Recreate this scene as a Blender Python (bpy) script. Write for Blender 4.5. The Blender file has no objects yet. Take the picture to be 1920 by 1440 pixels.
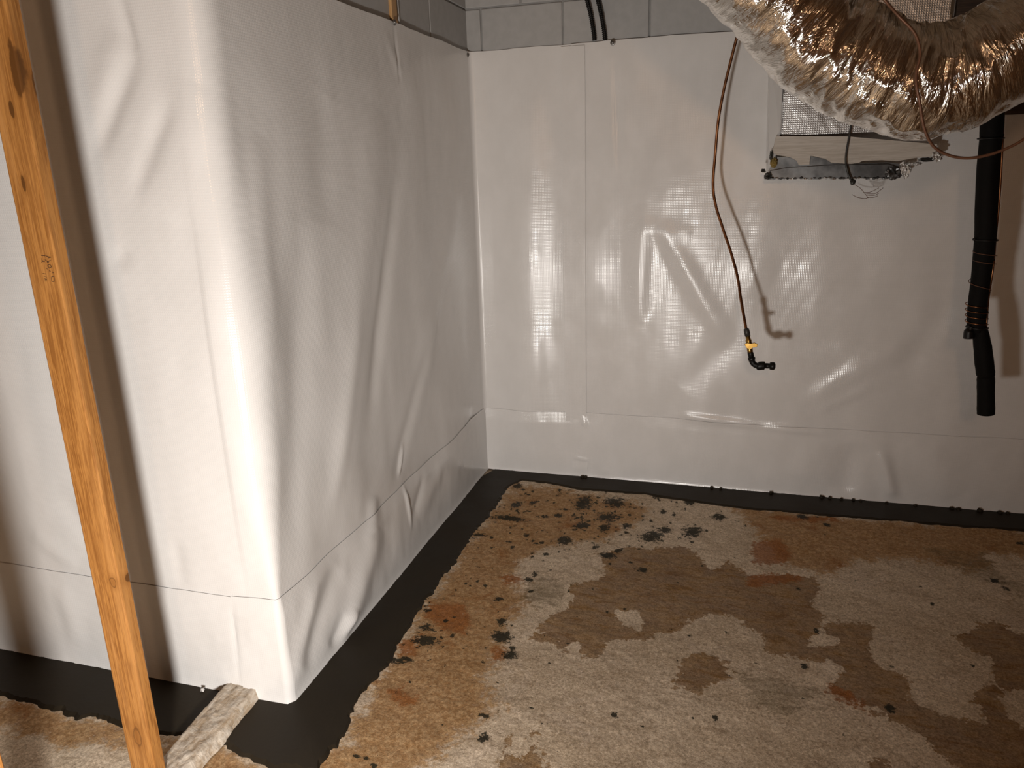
import bpy, bmesh, math, random
import numpy as np
from mathutils import Matrix, Vector
random.seed(4); RNG = np.random.default_rng(11)
SC = bpy.context.scene; COL = SC.collection

# ------------------------------------------------------------------ camera, world, light, exposure
F, YAW, PIT, ROL = 1423.53, -0.295465, 0.279749, -0.0324317
CAM = np.array([1.330579, -3.818696, 1.651794])
_f0 = np.array([math.sin(YAW), math.cos(YAW), 0.]); _r0 = np.array([math.cos(YAW), -math.sin(YAW), 0.]); _u0 = np.array([0, 0, 1.])
FWD = _f0*math.cos(PIT) - _u0*math.sin(PIT); _u = _u0*math.cos(PIT) + _f0*math.sin(PIT)
RGT = _r0*math.cos(ROL) + _u*math.sin(ROL); UPV = _u*math.cos(ROL) - _r0*math.sin(ROL)
cd = bpy.data.cameras.new('camera'); cam = bpy.data.objects.new('camera', cd); COL.objects.link(cam)
cd.sensor_width = 36.0; cd.lens = F/1920*36; cd.clip_start = 0.02
M = Matrix.Identity(4)
for i in range(3):
    M[i][0] = RGT[i]; M[i][1] = UPV[i]; M[i][2] = -FWD[i]; M[i][3] = CAM[i]
cam.matrix_world = M; SC.camera = cam

wd = bpy.data.worlds.new('world'); SC.world = wd; wd.use_nodes = True
wd.node_tree.nodes['Background'].inputs[0].default_value = (0.02, 0.017, 0.014, 1)
wd.node_tree.nodes['Background'].inputs[1].default_value = 1.0

ld = bpy.data.lights.new('work_lamp_light', 'SPOT'); lo = bpy.data.objects.new('work_lamp_light', ld); COL.objects.link(lo)
lo.location = (0.865, -3.82, 0.58); ld.energy = 228; ld.shadow_soft_size = 0.075; ld.color = (1.0, 0.95, 0.895)
ld.spot_size = math.radians(162); ld.spot_blend = 1.0
lo.rotation_euler = (Vector((-.5, -2.03, .9))-Vector(lo.location)).to_track_quat('-Z', 'Y').to_euler()

# unseen warm fill added behind the camera for brown shadows and coppery foil glints
bl = bpy.data.lights.new('warm_fill_light', 'POINT'); bo = bpy.data.objects.new('warm_fill_light', bl); COL.objects.link(bo)
bo.location = (1.5, -5.3, 2.35); bl.energy = 38; bl.color = (1.0, 0.60, 0.34); bl.shadow_soft_size = 0.09

SC.view_settings.view_transform = 'Standard'; SC.view_settings.look = 'None'
SC.view_settings.gamma = 1.0; SC.view_settings.use_curve_mapping = False
SC.view_settings.exposure = 0.0

# ------------------------------------------------------------------ measuring helpers (photo measurements -> metres)
L = 2.0347          # length of the middle wall
H = 2.197           # height of the membrane
def ray(x, y): return FWD + RGT*(x-960)/F - UPV*(y-720)/F
def onY(x, y, Y): d = ray(x, y); return CAM + (Y-CAM[1])/d[1]*d
def onX(x, y, X): d = ray(x, y); return CAM + (X-CAM[0])/d[0]*d
def onZ(x, y, Z=0.): d = ray(x, y); return CAM + (Z-CAM[2])/d[2]*d
def mpp(P): return float((np.array(P)-CAM) @ FWD)/F       # metres per pixel at a point

# ------------------------------------------------------------------ noise
_P = RNG.permutation(512); _T = RNG.uniform(-1, 1, 512)
def vnoise(x, y):
    x = np.asarray(x, float); y = np.asarray(y, float)
    ix = np.floor(x).astype(int); iy = np.floor(y).astype(int); fx = x-ix; fy = y-iy
    fx = fx*fx*fx*(fx*(fx*6-15)+10); fy = fy*fy*fy*(fy*(fy*6-15)+10)
    h = lambda a, b: _T[(_P[(_P[a & 511]+b) & 511])]
    return (h(ix, iy)*(1-fx)+h(ix+1, iy)*fx)*(1-fy) + (h(ix, iy+1)*(1-fx)+h(ix+1, iy+1)*fx)*fy
def fbm(x, y, o=4, g=.5):
    r = 0; a = 1; t = 0
    for k in range(o):
        r = r + a*vnoise(x*2**k+17.3*k, y*2**k+5.1*k); t += a; a *= g
    return r/t

# ------------------------------------------------------------------ object helpers
def woff(p):
    v = Vector((0, 0, 0))
    while p is not None: v = v + p.location; p = p.parent
    return v
def mesh(name, V, Fc, mat, parent=None, smooth=True, uv=None):
    """one mesh object; V in world metres"""
    V = np.asarray(V, float)
    if parent is not None: V = V - np.array(woff(parent))
    me = bpy.data.meshes.new(name)
    if isinstance(Fc, np.ndarray):
        n = len(Fc); k = Fc.shape[1]
        me.vertices.add(len(V)); me.vertices.foreach_set('co', V.astype(np.float32).ravel())
        me.loops.add(n*k); me.loops.foreach_set('vertex_index', Fc.astype(np.int32).ravel())
        me.polygons.add(n); me.polygons.foreach_set('loop_start', np.arange(0, n*k, k, dtype=np.int32))
        me.polygons.foreach_set('use_smooth', np.full(n, smooth))
        if uv is not None:
            l = me.uv_layers.new(name='UVMap'); l.data.foreach_set('uv', uv[Fc.ravel()].astype(np.float32).ravel())
        me.update(calc_edges=True); me.validate()
    else:
        me.from_pydata([tuple(v) for v in V], [], [tuple(f) for f in Fc]); me.update()
        for p in me.polygons: p.use_smooth = smooth
    me.materials.append(mat)
    o = bpy.data.objects.new(name, me); COL.objects.link(o); o.parent = parent
    return o
def from_bm(name, bm, mat, parent=None, smooth=False):
    me = bpy.data.meshes.new(name)
    bmesh.ops.recalc_face_normals(bm, faces=bm.faces)
    if parent is not None: bmesh.ops.translate(bm, verts=bm.verts, vec=-woff(parent))
    bm.to_mesh(me); bm.free(); me.materials.append(mat)
    for p in me.polygons: p.use_smooth = smooth
    o = bpy.data.objects.new(name, me); COL.objects.link(o); o.parent = parent
    return o
def tag(o, label=None, cat=None, group=None, kind=None):
    if label: o['label'] = label
    if cat: o['category'] = cat
    if group: o['group'] = group
    if kind: o['kind'] = kind
    return o
def thing(name, loc, label, cat, group=None):
    o = bpy.data.objects.new(name, None); COL.objects.link(o); o.location = Vector([float(a) for a in loc])
    o.empty_display_size = .05
    return tag(o, label, cat, group)
def gridfaces(nu, nv, wrap_v=False):
    i = np.arange(nu-1)[:, None]; j = np.arange(nv if wrap_v else nv-1)[None, :]
    a = i*nv+j; b = i*nv+(j+1) % nv; c = (i+1)*nv+(j+1) % nv; d = (i+1)*nv+j
    return np.stack([np.broadcast_to(q, (nu-1, j.shape[1])) for q in (a, d, c, b)], -1).reshape(-1, 4)
def box(bm, lo, hi):
    vs = [bm.verts.new((x, y, z)) for x in (lo[0], hi[0]) for y in (lo[1], hi[1]) for z in (lo[2], hi[2])]
    for f in ((0, 1, 3, 2), (4, 6, 7, 5), (0, 4, 5, 1), (2, 3, 7, 6), (0, 2, 6, 4), (1, 5, 7, 3)):
        bm.faces.new([vs[k] for k in f])
    return vs
def boxobj(name, lo, hi, mat, parent=None, bev=0, seg=2):
    bm = bmesh.new(); box(bm, lo, hi)
    if bev: bmesh.ops.bevel(bm, geom=bm.edges[:], offset=bev, segments=seg, affect='EDGES', profile=.5)
    return from_bm(name, bm, mat, parent, smooth=False)
def catmull(P, n):
    P = np.array(P, float); Q = np.vstack([2*P[0]-P[1], P, 2*P[-1]-P[-2]]); out = []
    m = len(P)-1
    for t in np.linspace(0, m, n):
        i = min(int(t), m-1); f = t-i; a, b, c, d = Q[i:i+4]
        out.append(.5*((2*b)+(-a+c)*f+(2*a-5*b+4*c-d)*f*f+(-a+3*b-3*c+d)*f**3))
    return np.array(out)
def frames(C):
    T = np.gradient(C, axis=0); T /= np.linalg.norm(T, axis=1)[:, None]
    n = np.cross(T[0], [0, 1., 0]);
    if np.linalg.norm(n) < .1: n = np.cross(T[0], [1., 0, 0])
    n /= np.linalg.norm(n); N = [n]
    for k in range(1, len(C)):
        n = N[-1]-T[k]*(N[-1] @ T[k]); N.append(n/np.linalg.norm(n))
    N = np.array(N); return T, N, np.cross(T, N)
def tube(name, C, R, mat, parent=None, seg=16, caps=True, disp=None):
    C = np.array(C, float); R = np.broadcast_to(np.asarray(R, float), (len(C),))
    T, N, B = frames(C); a = np.linspace(0, 2*np.pi, seg, endpoint=False)
    rr = R[:, None]*np.ones(seg)[None]
    if disp is not None: rr = rr + disp
    V = C[:, None]+rr[..., None]*(np.cos(a)[None, :, None]*N[:, None]+np.sin(a)[None, :, None]*B[:, None])
    V = V.reshape(-1, 3); Fq = gridfaces(len(C), seg, True)
    if caps:
        V = np.vstack([V, C[0], C[-1]]); n = len(C)*seg
        Fs = [tuple(f) for f in Fq]
        for k in range(seg):
            Fs.append((n, k, (k+1) % seg)); Fs.append((n+1, n-seg+(k+1) % seg, n-seg+k))
        return mesh(name, V, Fs, mat, parent)
    return mesh(name, V, Fq, mat, parent)
def lathe(name, base, axis, prof, mat, parent=None, seg=20):
    """prof: list of (height along axis, radius)"""
    ax = Vector(axis).normalized(); C = [np.array(base)+np.array(ax)*h for h, r in prof]
    n = np.array(ax.orthogonal().normalized()); b = np.cross(np.array(ax), n); V = []
    for c, (h, r) in zip(C, prof):
        for k in range(seg):
            t = 2*math.pi*k/seg; V.append(c+max(r, 1e-4)*(math.cos(t)*n+math.sin(t)*b))
    Fs = [tuple(f) for f in gridfaces(len(prof), seg, True)]
    Fs.append(tuple(range(seg))); Fs.append(tuple(range(len(V)-seg, len(V)))[::-1])
    o = mesh(name, V, Fs, mat, parent); return o
def slab(name, pts, thick, mat, parent=None, bev=0.0):
    """outline (world points in a plane y=const), extruded back towards the wall"""
    bm = bmesh.new(); a = [bm.verts.new(tuple(p)) for p in pts]; b = [bm.verts.new((p[0], p[1]+thick, p[2])) for p in pts]
    bm.faces.new(a); bm.faces.new(b[::-1]); n = len(a)
    for k in range(n): bm.faces.new((a[k], b[k], b[(k+1) % n], a[(k+1) % n]))
    if bev: bmesh.ops.bevel(bm, geom=[e for e in bm.edges], offset=bev, segments=1, affect='EDGES')
    return from_bm(name, bm, mat, parent)

# ------------------------------------------------------------------ materials
class NT:
    def __init__(s, name):
        s.m = bpy.data.materials.new(name); s.m.use_nodes = True; s.t = s.m.node_tree; s.t.nodes.clear()
        s.out = s.n('ShaderNodeOutputMaterial'); s.b = s.n('ShaderNodeBsdfPrincipled')
        s.l(s.b.outputs[0], s.out.inputs[0])
    def n(s, k, **kw):
        x = s.t.nodes.new(k)
        for a, v in kw.items(): setattr(x, a, v)
        return x
    def l(s, a, b): s.t.links.new(a, b)
    def put(s, sock, v):
        if hasattr(v, 'is_linked'): s.l(v, sock)
        elif v is not None: sock.default_value = v
    def set(s, **kw):
        for a, v in kw.items(): s.put(s.b.inputs[a.replace('_', ' ')], v)
    def coord(s, kind='Object'): return s.n('ShaderNodeTexCoord').outputs[kind]
    def map(s, v, scale=(1, 1, 1), loc=(0, 0, 0), rot=(0, 0, 0)):
        m = s.n('ShaderNodeMapping'); s.l(v, m.inputs[0]); m.inputs[1].default_value = loc; m.inputs[2].default_value = rot; m.inputs[3].default_value = scale
        return m.outputs[0]
    def noise(s, v, scale, detail=4, rough=.55, dist=0., col=False):
        m = s.n('ShaderNodeTexNoise'); s.put(m.inputs['Vector'], v); m.inputs['Scale'].default_value = scale
        m.inputs['Detail'].default_value = detail; m.inputs['Roughness'].default_value = rough; m.inputs['Distortion'].default_value = dist
        return m.outputs['Color' if col else 'Fac']
    def math(s, op, a, b=None, c=None, clamp=False):
        m = s.n('ShaderNodeMath', operation=op, use_clamp=clamp); s.put(m.inputs[0], a)
        if b is not None: s.put(m.inputs[1], b)
        if c is not None: s.put(m.inputs[2], c)
        return m.outputs[0]
    def step(s, v, a, b, lo=0., hi=1.):
        m = s.n('ShaderNodeMapRange', interpolation_type='SMOOTHSTEP'); s.put(m.inputs[0], v)
        m.inputs[1].default_value = a; m.inputs[2].default_value = b; m.inputs[3].default_value = lo; m.inputs[4].default_value = hi
        return m.outputs[0]
    def mix(s, f, a, b, mode='MIX'):
        m = s.n('ShaderNodeMix', data_type='RGBA', blend_type=mode); s.put(m.inputs[0], f)
        s.put(m.inputs[6], a if hasattr(a, 'is_linked') else (*a, 1)); s.put(m.inputs[7], b if hasattr(b, 'is_linked') else (*b, 1))
        return m.outputs[2]
    def bump(s, h, strength=.3, dist=.01, nrm=None):
        m = s.n('ShaderNodeBump'); s.put(m.inputs['Height'], h); m.inputs['Strength'].default_value = strength; m.inputs['Distance'].default_value = dist
        if nrm is not None: s.l(nrm, m.inputs['Normal'])
        return m.outputs[0]
    def attr(s, name):
        return s.n('ShaderNodeAttribute', attribute_name=name).outputs['Fac']
    def sep(s, v):
        m = s.n('ShaderNodeSeparateXYZ'); s.l(v, m.inputs[0]); return m.outputs

def mat_membrane():
    m = NT('white_membrane'); uv = m.coord('UV'); x = m.sep(uv)
    wu = m.math('SINE', m.math('MULTIPLY', x[0], 2*math.pi/.0075)); wv = m.math('SINE', m.math('MULTIPLY', x[1], 2*math.pi/.0075))
    weave = m.math('MAXIMUM', wu, wv)
    n1 = m.noise(m.map(uv, (1, .6, 1)), 9, 5); n2 = m.noise(uv, 60, 3)
    col = m.mix(m.step(n1, .35, .7), (.73, .72, .706), (.76, .75, .738))
    b1 = m.bump(weave, .22, .0005); b2 = m.bump(n1, .10, .006, b1); b3 = b2
    m.set(Base_Color=col, Roughness=m.step(n1, .25, .75, .15, .26), Normal=b3, IOR=1.48)
    return m.m
def mat_plain(name, c, rough=.6, metal=0., c2=None, scale=20, bump=.1, bd=.003, rv=0., spec=.5):
    m = NT(name); v = m.coord(); n = m.noise(v, scale, 5)
    m.set(Base_Color=m.mix(m.step(n, .3, .7), c, c2 or tuple(q*.8 for q in c)), Roughness=m.step(n, .3, .7, max(.02, rough-rv), rough+rv), Metallic=metal, Specular_IOR_Level=spec, Normal=m.bump(n, bump, bd))
    return m.m
def mat_foil():
    m = NT('duct_foil'); uv = m.coord('UV')
    a = m.noise(m.map(uv, (95, 8, 1)), 1., 4, .65, .8); b = m.noise(m.map(uv, (26, 6, 1)), 1., 4, .6, 1.2)
    c = m.noise(m.map(uv, (260, 22, 1)), 1., 3, .6, .5)
    b1 = m.bump(b, .7, .016); b2 = m.bump(a, .85, .004, b1); b3 = m.bump(c, .5, .0012, b2)
    m.set(Base_Color=m.mix(a, (.80, .76, .70), (.9, .87, .83)), Metallic=1., Roughness=m.step(b, .3, .7, .07, .16), Normal=b3)
    return m.m
def mat_scrim():
    m = NT('scrim_foil'); v = m.coord(); x = m.sep(v)
    g = m.math('MAXIMUM', m.math('SINE', m.math('MULTIPLY', x[0], 2*math.pi/.009)), m.math('SINE', m.math('MULTIPLY', x[2], 2*math.pi/.009)))
    n = m.noise(v, 9, 4); b1 = m.bump(n, .4, .02); b2 = m.bump(g, .35, .0009, b1)
    m.set(Base_Color=(.64, .63, .62, 1), Metallic=.85, Roughness=.34, Normal=b2)
    return m.m
def mat_wood(name, base, dark, pale, axis='z', knots=(), rough=.45):
    m = NT(name); v = m.coord(); sc = {'z': (1, 1, .045), 'y': (1, .045, 1), 'x': (.045, 1, 1)}[axis]
    mp = m.map(v, sc); w = m.noise(mp, 170, 3, .65, .9); w2 = m.noise(mp, 24, 4, .6, .8); sp = m.noise(m.map(v, tuple(.12 if q < 1 else 1 for q in sc)), 300, 2)
    col = m.mix(m.step(w, .38, .62), base, dark); col = m.mix(m.step(w2, .4, .8), col, pale)
    col = m.mix(m.math('MULTIPLY', m.step(sp, .6, .75), .25), col, dark)
    for (c, r, k) in knots:
        d = m.n('ShaderNodeVectorMath', operation='LENGTH')
        dist = m.noise(v, 40, 3, col=True)
        off = m.n('ShaderNodeVectorMath', operation='SUBTRACT'); m.l(v, off.inputs[0]); off.inputs[1].default_value = c
        mul = m.n('ShaderNodeVectorMath', operation='DIVIDE'); m.l(off.outputs[0], mul.inputs[0]); mul.inputs[1].default_value = r
        wob = m.n('ShaderNodeVectorMath', operation='MULTIPLY_ADD'); m.l(dist, wob.inputs[0]); wob.inputs[1].default_value = (.7, .7, .7); m.l(mul.outputs[0], wob.inputs[2])
        sb = m.n('ShaderNodeVectorMath', operation='SUBTRACT'); m.l(wob.outputs[0], sb.inputs[0]); sb.inputs[1].default_value = (.35, .35, .35)
        m.l(sb.outputs[0], d.inputs[0]); q = d.outputs['Value']
        ringm = m.math('MULTIPLY', m.step(q, .95, .8), m.step(q, .55, .75)) if k == 'ring' else m.step(q, 1., .75)
        col = m.mix(m.math('MULTIPLY', ringm, .75 if k == 'ring' else 1.), col, (.05, .02, .008) if k == 'ring' else (.02, .010, .005))
        if k == 'ring': col = m.mix(m.math('MULTIPLY', m.step(q, .9, .3), .55), col, dark)
        col = m.mix(m.math('MULTIPLY', m.step(q, 2.2, .8), .45), col, dark)
    m.set(Base_Color=col, Roughness=rough, Normal=m.bump(w, .25, .0015), IOR=1.45)
    return m.m
def mat_floor():
    m = NT('stained_concrete'); v = m.coord()
    big = m.noise(v, 2.2, 6, .6, .4); mid = m.noise(v, 11, 6, .62, .6); fine = m.noise(v, 55, 5, .65); gr = m.noise(v, 260, 3, .7)
    f2 = m.noise(v, 120, 4, .7)
    wob = m.math('ADD', m.math('MULTIPLY', m.math('SUBTRACT', mid, .5), 1.3), m.math('MULTIPLY', m.math('SUBTRACT', fine, .5), 1.3))
    wob2 = m.math('ADD', m.math('MULTIPLY', m.math('SUBTRACT', f2, .5), 1.6), m.math('MULTIPLY', m.math('SUBTRACT', fine, .5), 1.8))
    def mask(nm, e=.05, amp=1., wb=None): return m.step(m.math('ADD', m.attr(nm), m.math('MULTIPLY', wb or wob, amp)), .5-e, .5+e)
    col = m.mix(m.step(big, .35, .65), (.56, .45, .325), (.66, .55, .42))
    st = m.noise(m.map(v, (1, 3.2, 1), rot=(0, 0, .5)), 9, 8, .68, .8); p1 = m.step(m.noise(v, 3.6, 8, .62, .9), .535, .56); p2 = m.step(m.noise(m.map(v, loc=(7, 3, 1)), 5.5, 8, .66, .7), .56, .585)
    col = m.mix(m.math('MULTIPLY', p1, .35), col, (.43, .33, .225)); col = m.mix(m.math('MULTIPLY', p2, .30), col, (.66, .555, .45))
    col = m.mix(m.math('MULTIPLY', m.step(st, .52, .66), .45), col, (.36, .265, .17))
    col = m.mix(m.math('MULTIPLY', m.step(f2, .53, .7), .5), col, (.70, .61, .50)); col = m.mix(m.math('MULTIPLY', m.step(f2, .46, .32), .4), col, (.30, .225, .15))
    tan = mask('tan', .22); col = m.mix(m.math('MULTIPLY', tan, .85), col, m.mix(m.step(fine, .4, .62), (.31, .155, .045), (.46, .285, .13)))
    rst2 = m.math('MULTIPLY', tan, m.step(m.noise(v, 6.5, 5, .6, .5), .56, .72)); col = m.mix(m.math('MULTIPLY', rst2, .7), col, (.27, .105, .025))
    br = mask('brown', .035, .8); bc = m.mix(m.step(mid, .35, .65), (.17, .078, .018), (.26, .14, .04)); bc = m.mix(m.math('MULTIPLY', m.step(fine, .5, .7), .4), bc, (.36, .235, .11))
    bc = m.mix(m.math('MULTIPLY', m.step(st, .5, .62), .5), bc, (.12, .065, .024)); col = m.mix(m.math('MULTIPLY', br, m.step(st, .3, .55, .95, .7)), col, bc)
    gn = mask('green', .12); col = m.mix(m.math('MULTIPLY', gn, m.step(st, .4, .6, .25, .6)), col, (.17, .13, .07))
    rs = mask('rust', .15); col = m.mix(m.math('MULTIPLY', rs, .75), col, m.mix(fine, (.36, .125, .022), (.24, .075, .016)))
    bk = mask('black', .06, 1., wob2); col = m.mix(m.math('MULTIPLY', bk, .94), col, (.016, .017, .010))
    f3 = m.noise(v, 210, 4, .7); col = m.mix(1., col, m.mix(m.step(f3, .3, .7), (.78, .77, .76), (1.2, 1.2, 1.2)), 'MULTIPLY')
    col = m.mix(1., col, m.mix(m.step(f2, .34, .66), (.80, .78, .76), (1.2, 1.2, 1.2)), 'MULTIPLY')
    h = m.math('ADD', m.math('MULTIPLY', mid, .6), m.math('ADD', m.math('MULTIPLY', fine, .5), m.math('MULTIPLY', gr, .35)))
    m.set(Base_Color=col, Roughness=m.step(mid, .3, .7, .55, .8), Specular_IOR_Level=.18, Normal=m.bump(h, .6, .005))
    return m.m
def mat_coating():
    m = NT('dark_coating'); v = m.coord(); n = m.noise(v, 5, 5); f = m.noise(v, 70, 4)
    c = m.mix(m.step(n, .3, .7), (.022, .0165, .010), (.030, .023, .015))
    m.set(Base_Color=c, Roughness=m.step(n, .3, .7, .45, .58), Specular_IOR_Level=.14, Normal=m.bump(m.math('ADD', m.math('MULTIPLY', n, .4), m.math('MULTIPLY', f, .3)), .35, .004))
    return m.m
MEM = mat_membrane()
BLOCK = mat_plain('grey_painted_block', (.42, .42, .415), .6, c2=(.385, .385, .38), scale=26, bump=.25, bd=.004)
MORT = mat_plain('grey_mortar', (.31, .31, .305), .75, bump=.3)
FLOORM = mat_floor(); COAT = mat_coating()
FOIL = mat_foil(); SCRIM = mat_scrim()
METAL = mat_plain('galvanised_strip', (.22, .222, .222), .38, .9, c2=(.10, .102, .104), scale=14, bump=.2)
CRUMP = mat_plain('crumpled_foil', (.8, .79, .77), .22, 1., scale=90, bump=.8, bd=.01)
TARRY = mat_plain('dark_tape', (.05, .048, .042), .4, .3, scale=60, bump=.6)
YELL = mat_plain('yellow_fibre', (.26, .18, .05), .9, scale=80, bump=.8)
BLACK = mat_plain('black_foam', (.004, .0035, .003), .75, spec=.15, scale=30, bump=.25, bd=.004)
BLKP = mat_plain('black_plastic', (.006, .0055, .005), .42, spec=.3, scale=50)
COPP = mat_plain('copper', (.36, .16, .07), .3, 1., c2=(.20, .085, .04), scale=30)
WIRE = mat_plain('brown_wire', (.17, .08, .045), .4, .35, scale=40)
BRASS = mat_plain('brass', (.46, .27, .07), .3, 1., scale=40)
STEEL = mat_plain('grey_steel', (.26, .25, .24), .4, .8, scale=60)
WHITE = mat_plain('white_scrap', (.75, .73, .71), .5)
STUDM = None
JOIST = mat_wood('old_joist_wood', (.30, .215, .14), (.19, .13, .08), (.38, .28, .19), 'y', rough=.6)
DARKW = mat_wood('dark_header_wood', (.055, .033, .02), (.03, .018, .012), (.07, .045, .028), 'x', rough=.7)
LATH = mat_wood('lath_wood', (.50, .30, .13), (.38, .21, .08), (.56, .36, .18), 'z')
GREYW = mat_wood('weathered_board', (.62, .565, .50), (.50, .445, .38), (.68, .63, .57), 'x', rough=.7)
INK = mat_plain('stamp_ink', (.09, .04, .015), .7)

# ------------------------------------------------------------------ the setting
XR, XL, YR, ZC = 4.6, -3.9, -6.6, 2.78
def quadwall(name, lo, hi, mat):
    o = boxobj(name, lo, hi, mat); tag(o, kind='structure'); return o
wall_back = quadwall('wall_back', (-.25, .012, -.1), (XR, .22, ZC), MORT)
wall_mid = quadwall('wall_middle', (-.25, -L+.05, -.1), (-.016, .012, ZC), MORT)
wall_left = quadwall('wall_left', (XL, -L+.034, -.1), (-.25, -L+.25, ZC), MORT)
DIM = mat_plain('bare_dark_masonry', (.31, .22, .145), .85, c2=(.21, .145, .095), scale=6, bump=.3)
wall_right = quadwall('wall_right', (XR, YR, -.1), (XR+.15, .22, ZC), DIM)
wall_rear = quadwall('wall_rear', (XL, YR-.15, -.1), (XR, YR, ZC), DIM)
wall_far = quadwall('wall_side', (XL-.15, YR, -.1), (XL, -L+.1, ZC), DIM)
ceil = quadwall('ceiling', (XL, YR, ZC), (XR, .22, ZC+.04), JOIST)
jm = None
for k in range(20):
    x = XL+.3+k*.42
    if jm is None:
        j = boxobj('joist', (-.019, YR+.02, ZC-.235), (.019, 0 - L + .03 if x < 0 else .01, ZC), JOIST, None, .003); jm = j.data
        j.parent = ceil; j.location = (x, 0, 0)
    else:
        me = jm
        j = bpy.data.objects.new('joist', me); COL.objects.link(j); j.parent = ceil; j.location = (x, 0, 0)

# concrete blocks that show above the membrane
def block(parent, lo, hi):
    return boxobj('block', lo, hi, BLOCK, parent, .004, 2)
ZJ = 2.387; HB = .203; J = .004
for row in (0, 1):
    z0 = ZJ-HB+row*HB+J; z1 = z0+HB-2*J
    off = .068 if row == 0 else .068-.203
    for k in range(-1, 8):
        x0 = off+k*.406+J; x1 = x0+.406-2*J
        if x1 < .03: continue
        block(wall_back, (max(x0, -.022), .004, z0), (x1, .03, z1))
    for k in range(6):
        y1 = -.012-(k*.406)-(0 if row == 0 else .203)+(.03 if k == 0 and row == 0 else 0)-J; y0 = -(k+1)*.406-.012-(0 if row == 0 else .203)+J
        y0, y1 = y0-.05, y1-(.05 if k or row else 0)
        if y0 < -L+.06: break
        block(wall_mid, (-.05, y0, z0), (-.007, y1, z1))
    if row == 1: block(wall_mid, (-.05, -.255+J, z0), (-.007, .008, z1))

# floor: fine where it shows, coarse around
def axis(a, b, c, d, fine, coarse): return np.concatenate([np.arange(a, b, coarse), np.arange(b, c, fine), np.arange(c, d+.001, coarse)])
gx = axis(XL, -1.35, 2.95, XR, .0075, .2); gy = axis(YR, -2.75, .0, .2, .0075, .2)
GX, GY = np.meshgrid(gx, gy, indexing='ij'); fx, fy = GX.ravel(), GY.ravel()
zf = .0035*fbm(fx*3, fy*3, 3)+.0022*fbm(fx*14, fy*14, 3)+.0012*fbm(fx*60, fy*60, 2)-.004
floor = mesh('floor', np.stack([fx, fy, zf], 1), gridfaces(len(gx), len(gy))[:, ::-1].copy(), FLOORM)
tag(floor, kind='structure')
c7 = lambda P: [(600+a/2.323, 820+b/2.323) for a, b in P]
c8 = lambda P: [(1200+a/2.322, 820+b/2.322) for a, b in P]
WX = fx+.030*fbm(fx*6, fy*6, 3)+.010*fbm(fx*28, fy*28, 2); WY = fy+.030*fbm(fx*6+40, fy*6+9, 3)+.010*fbm(fx*28+7, fy*28+3, 2)
def polyfield(acc, pts, soft=.10, gain=1.):
    W = np.array([onZ(*q)[:2] for q in pts]); lo = W.min(0)-soft; hi = W.max(0)+soft
    k = np.where((fx > lo[0]) & (fx < hi[0]) & (fy > lo[1]) & (fy < hi[1]))[0]
    x, y = WX[k], WY[k]; d = np.full(len(k), 9.); ins = np.zeros(len(k), bool)
    for a, b in zip(W, np.roll(W, -1, 0)):
        e = b-a; t = np.clip(((x-a[0])*e[0]+(y-a[1])*e[1])/(e @ e+1e-12), 0, 1)
        d = np.minimum(d, np.hypot(x-a[0]-t*e[0], y-a[1]-t*e[1]))
        cr = ((a[1] > y) != (b[1] > y)) & (x < (b[0]-a[0])*(y-a[1])/(b[1]-a[1]+1e-12)+a[0]); ins ^= cr
    f = np.clip(.5+np.where(ins, d, -d)/soft, 0, 1)*gain; acc[k] = np.maximum(acc[k], f)
def dotfield(acc, px, py, rx, ry, gain=1.):
    c = onZ(px, py)[:2]; a = np.abs(onZ(px+rx, py)[:2]-c).max()+1e-4; b = np.abs(onZ(px, py+ry)[:2]-c).max()+1e-4
    R = 2.2*max(a, b); k = np.where((abs(fx-c[0]) < R) & (abs(fy-c[1]) < R))[0]
    q = np.hypot((fx[k]+.45*(WX[k]-fx[k])-c[0])/a, (fy[k]+.45*(WY[k]-fy[k])-c[1])/b)
    acc[k] = np.maximum(acc[k], np.clip(.5+(1-q)*.55, 0, .85)*gain)
A = {k: np.zeros(len(fx)) for k in ('brown', 'tan', 'green', 'rust', 'black')}
polyfield(A['brown'], c8([(-20, 480), (210, 475), (270, 550), (335, 572), (390, 545), (460, 600), (600, 590), (690, 600), (745, 590), (770, 650), (740, 720), (800, 770), (790, 830), (850, 800), (1000, 810), (1010, 920), (1030, 960), (1080, 1010), (1165, 1040), (1170, 1130), (1300, 1190), (1400, 1240), (1500, 1230), (1480, 1130), (1530, 1060), (1520, 960), (1450, 900), (1380, 850), (1560, 800), (1672, 860), (1800, 900), (1800, 1100), (1672, 1110), (1600, 1100), (1570, 1130), (1610, 1190), (1672, 1260), (1800, 1300), (1800, 1500), (1480, 1500), (1380, 1400), (1250, 1330), (1200, 1280), (1100, 1230), (1000, 1190), (900, 1150), (820, 1110), (820, 1080), (900, 1030), (830, 980), (700, 960), (560, 930), (540, 870), (450, 810), (430, 770), (330, 765), (250, 775), (180, 850), (-20, 850)]), .09)
polyfield(A['brown'], c7([(1533, 480), (1370, 480), (1220, 510), (1250, 570), (1200, 620), (1090, 650), (1100, 700), (1060, 740), (990, 770), (960, 830), (900, 870), (1020, 890), (1050, 940), (1110, 895), (1130, 930), (1180, 975), (1250, 940), (1240, 890), (1390, 885), (1533, 840)]), .09)
polyfield(A['brown'], c8([(160, 1030), (180, 970), (240, 940), (330, 940), (390, 990), (380, 1040), (310, 1080), (270, 1120), (170, 1090)]), .08)
polyfield(A['brown'], c7([(920, 1290), (960, 1290), (970, 1340), (1000, 1400), (1000, 1500), (780, 1500), (770, 1400), (830, 1280), (850, 1380), (900, 1400)]), .08, .8)
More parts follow.
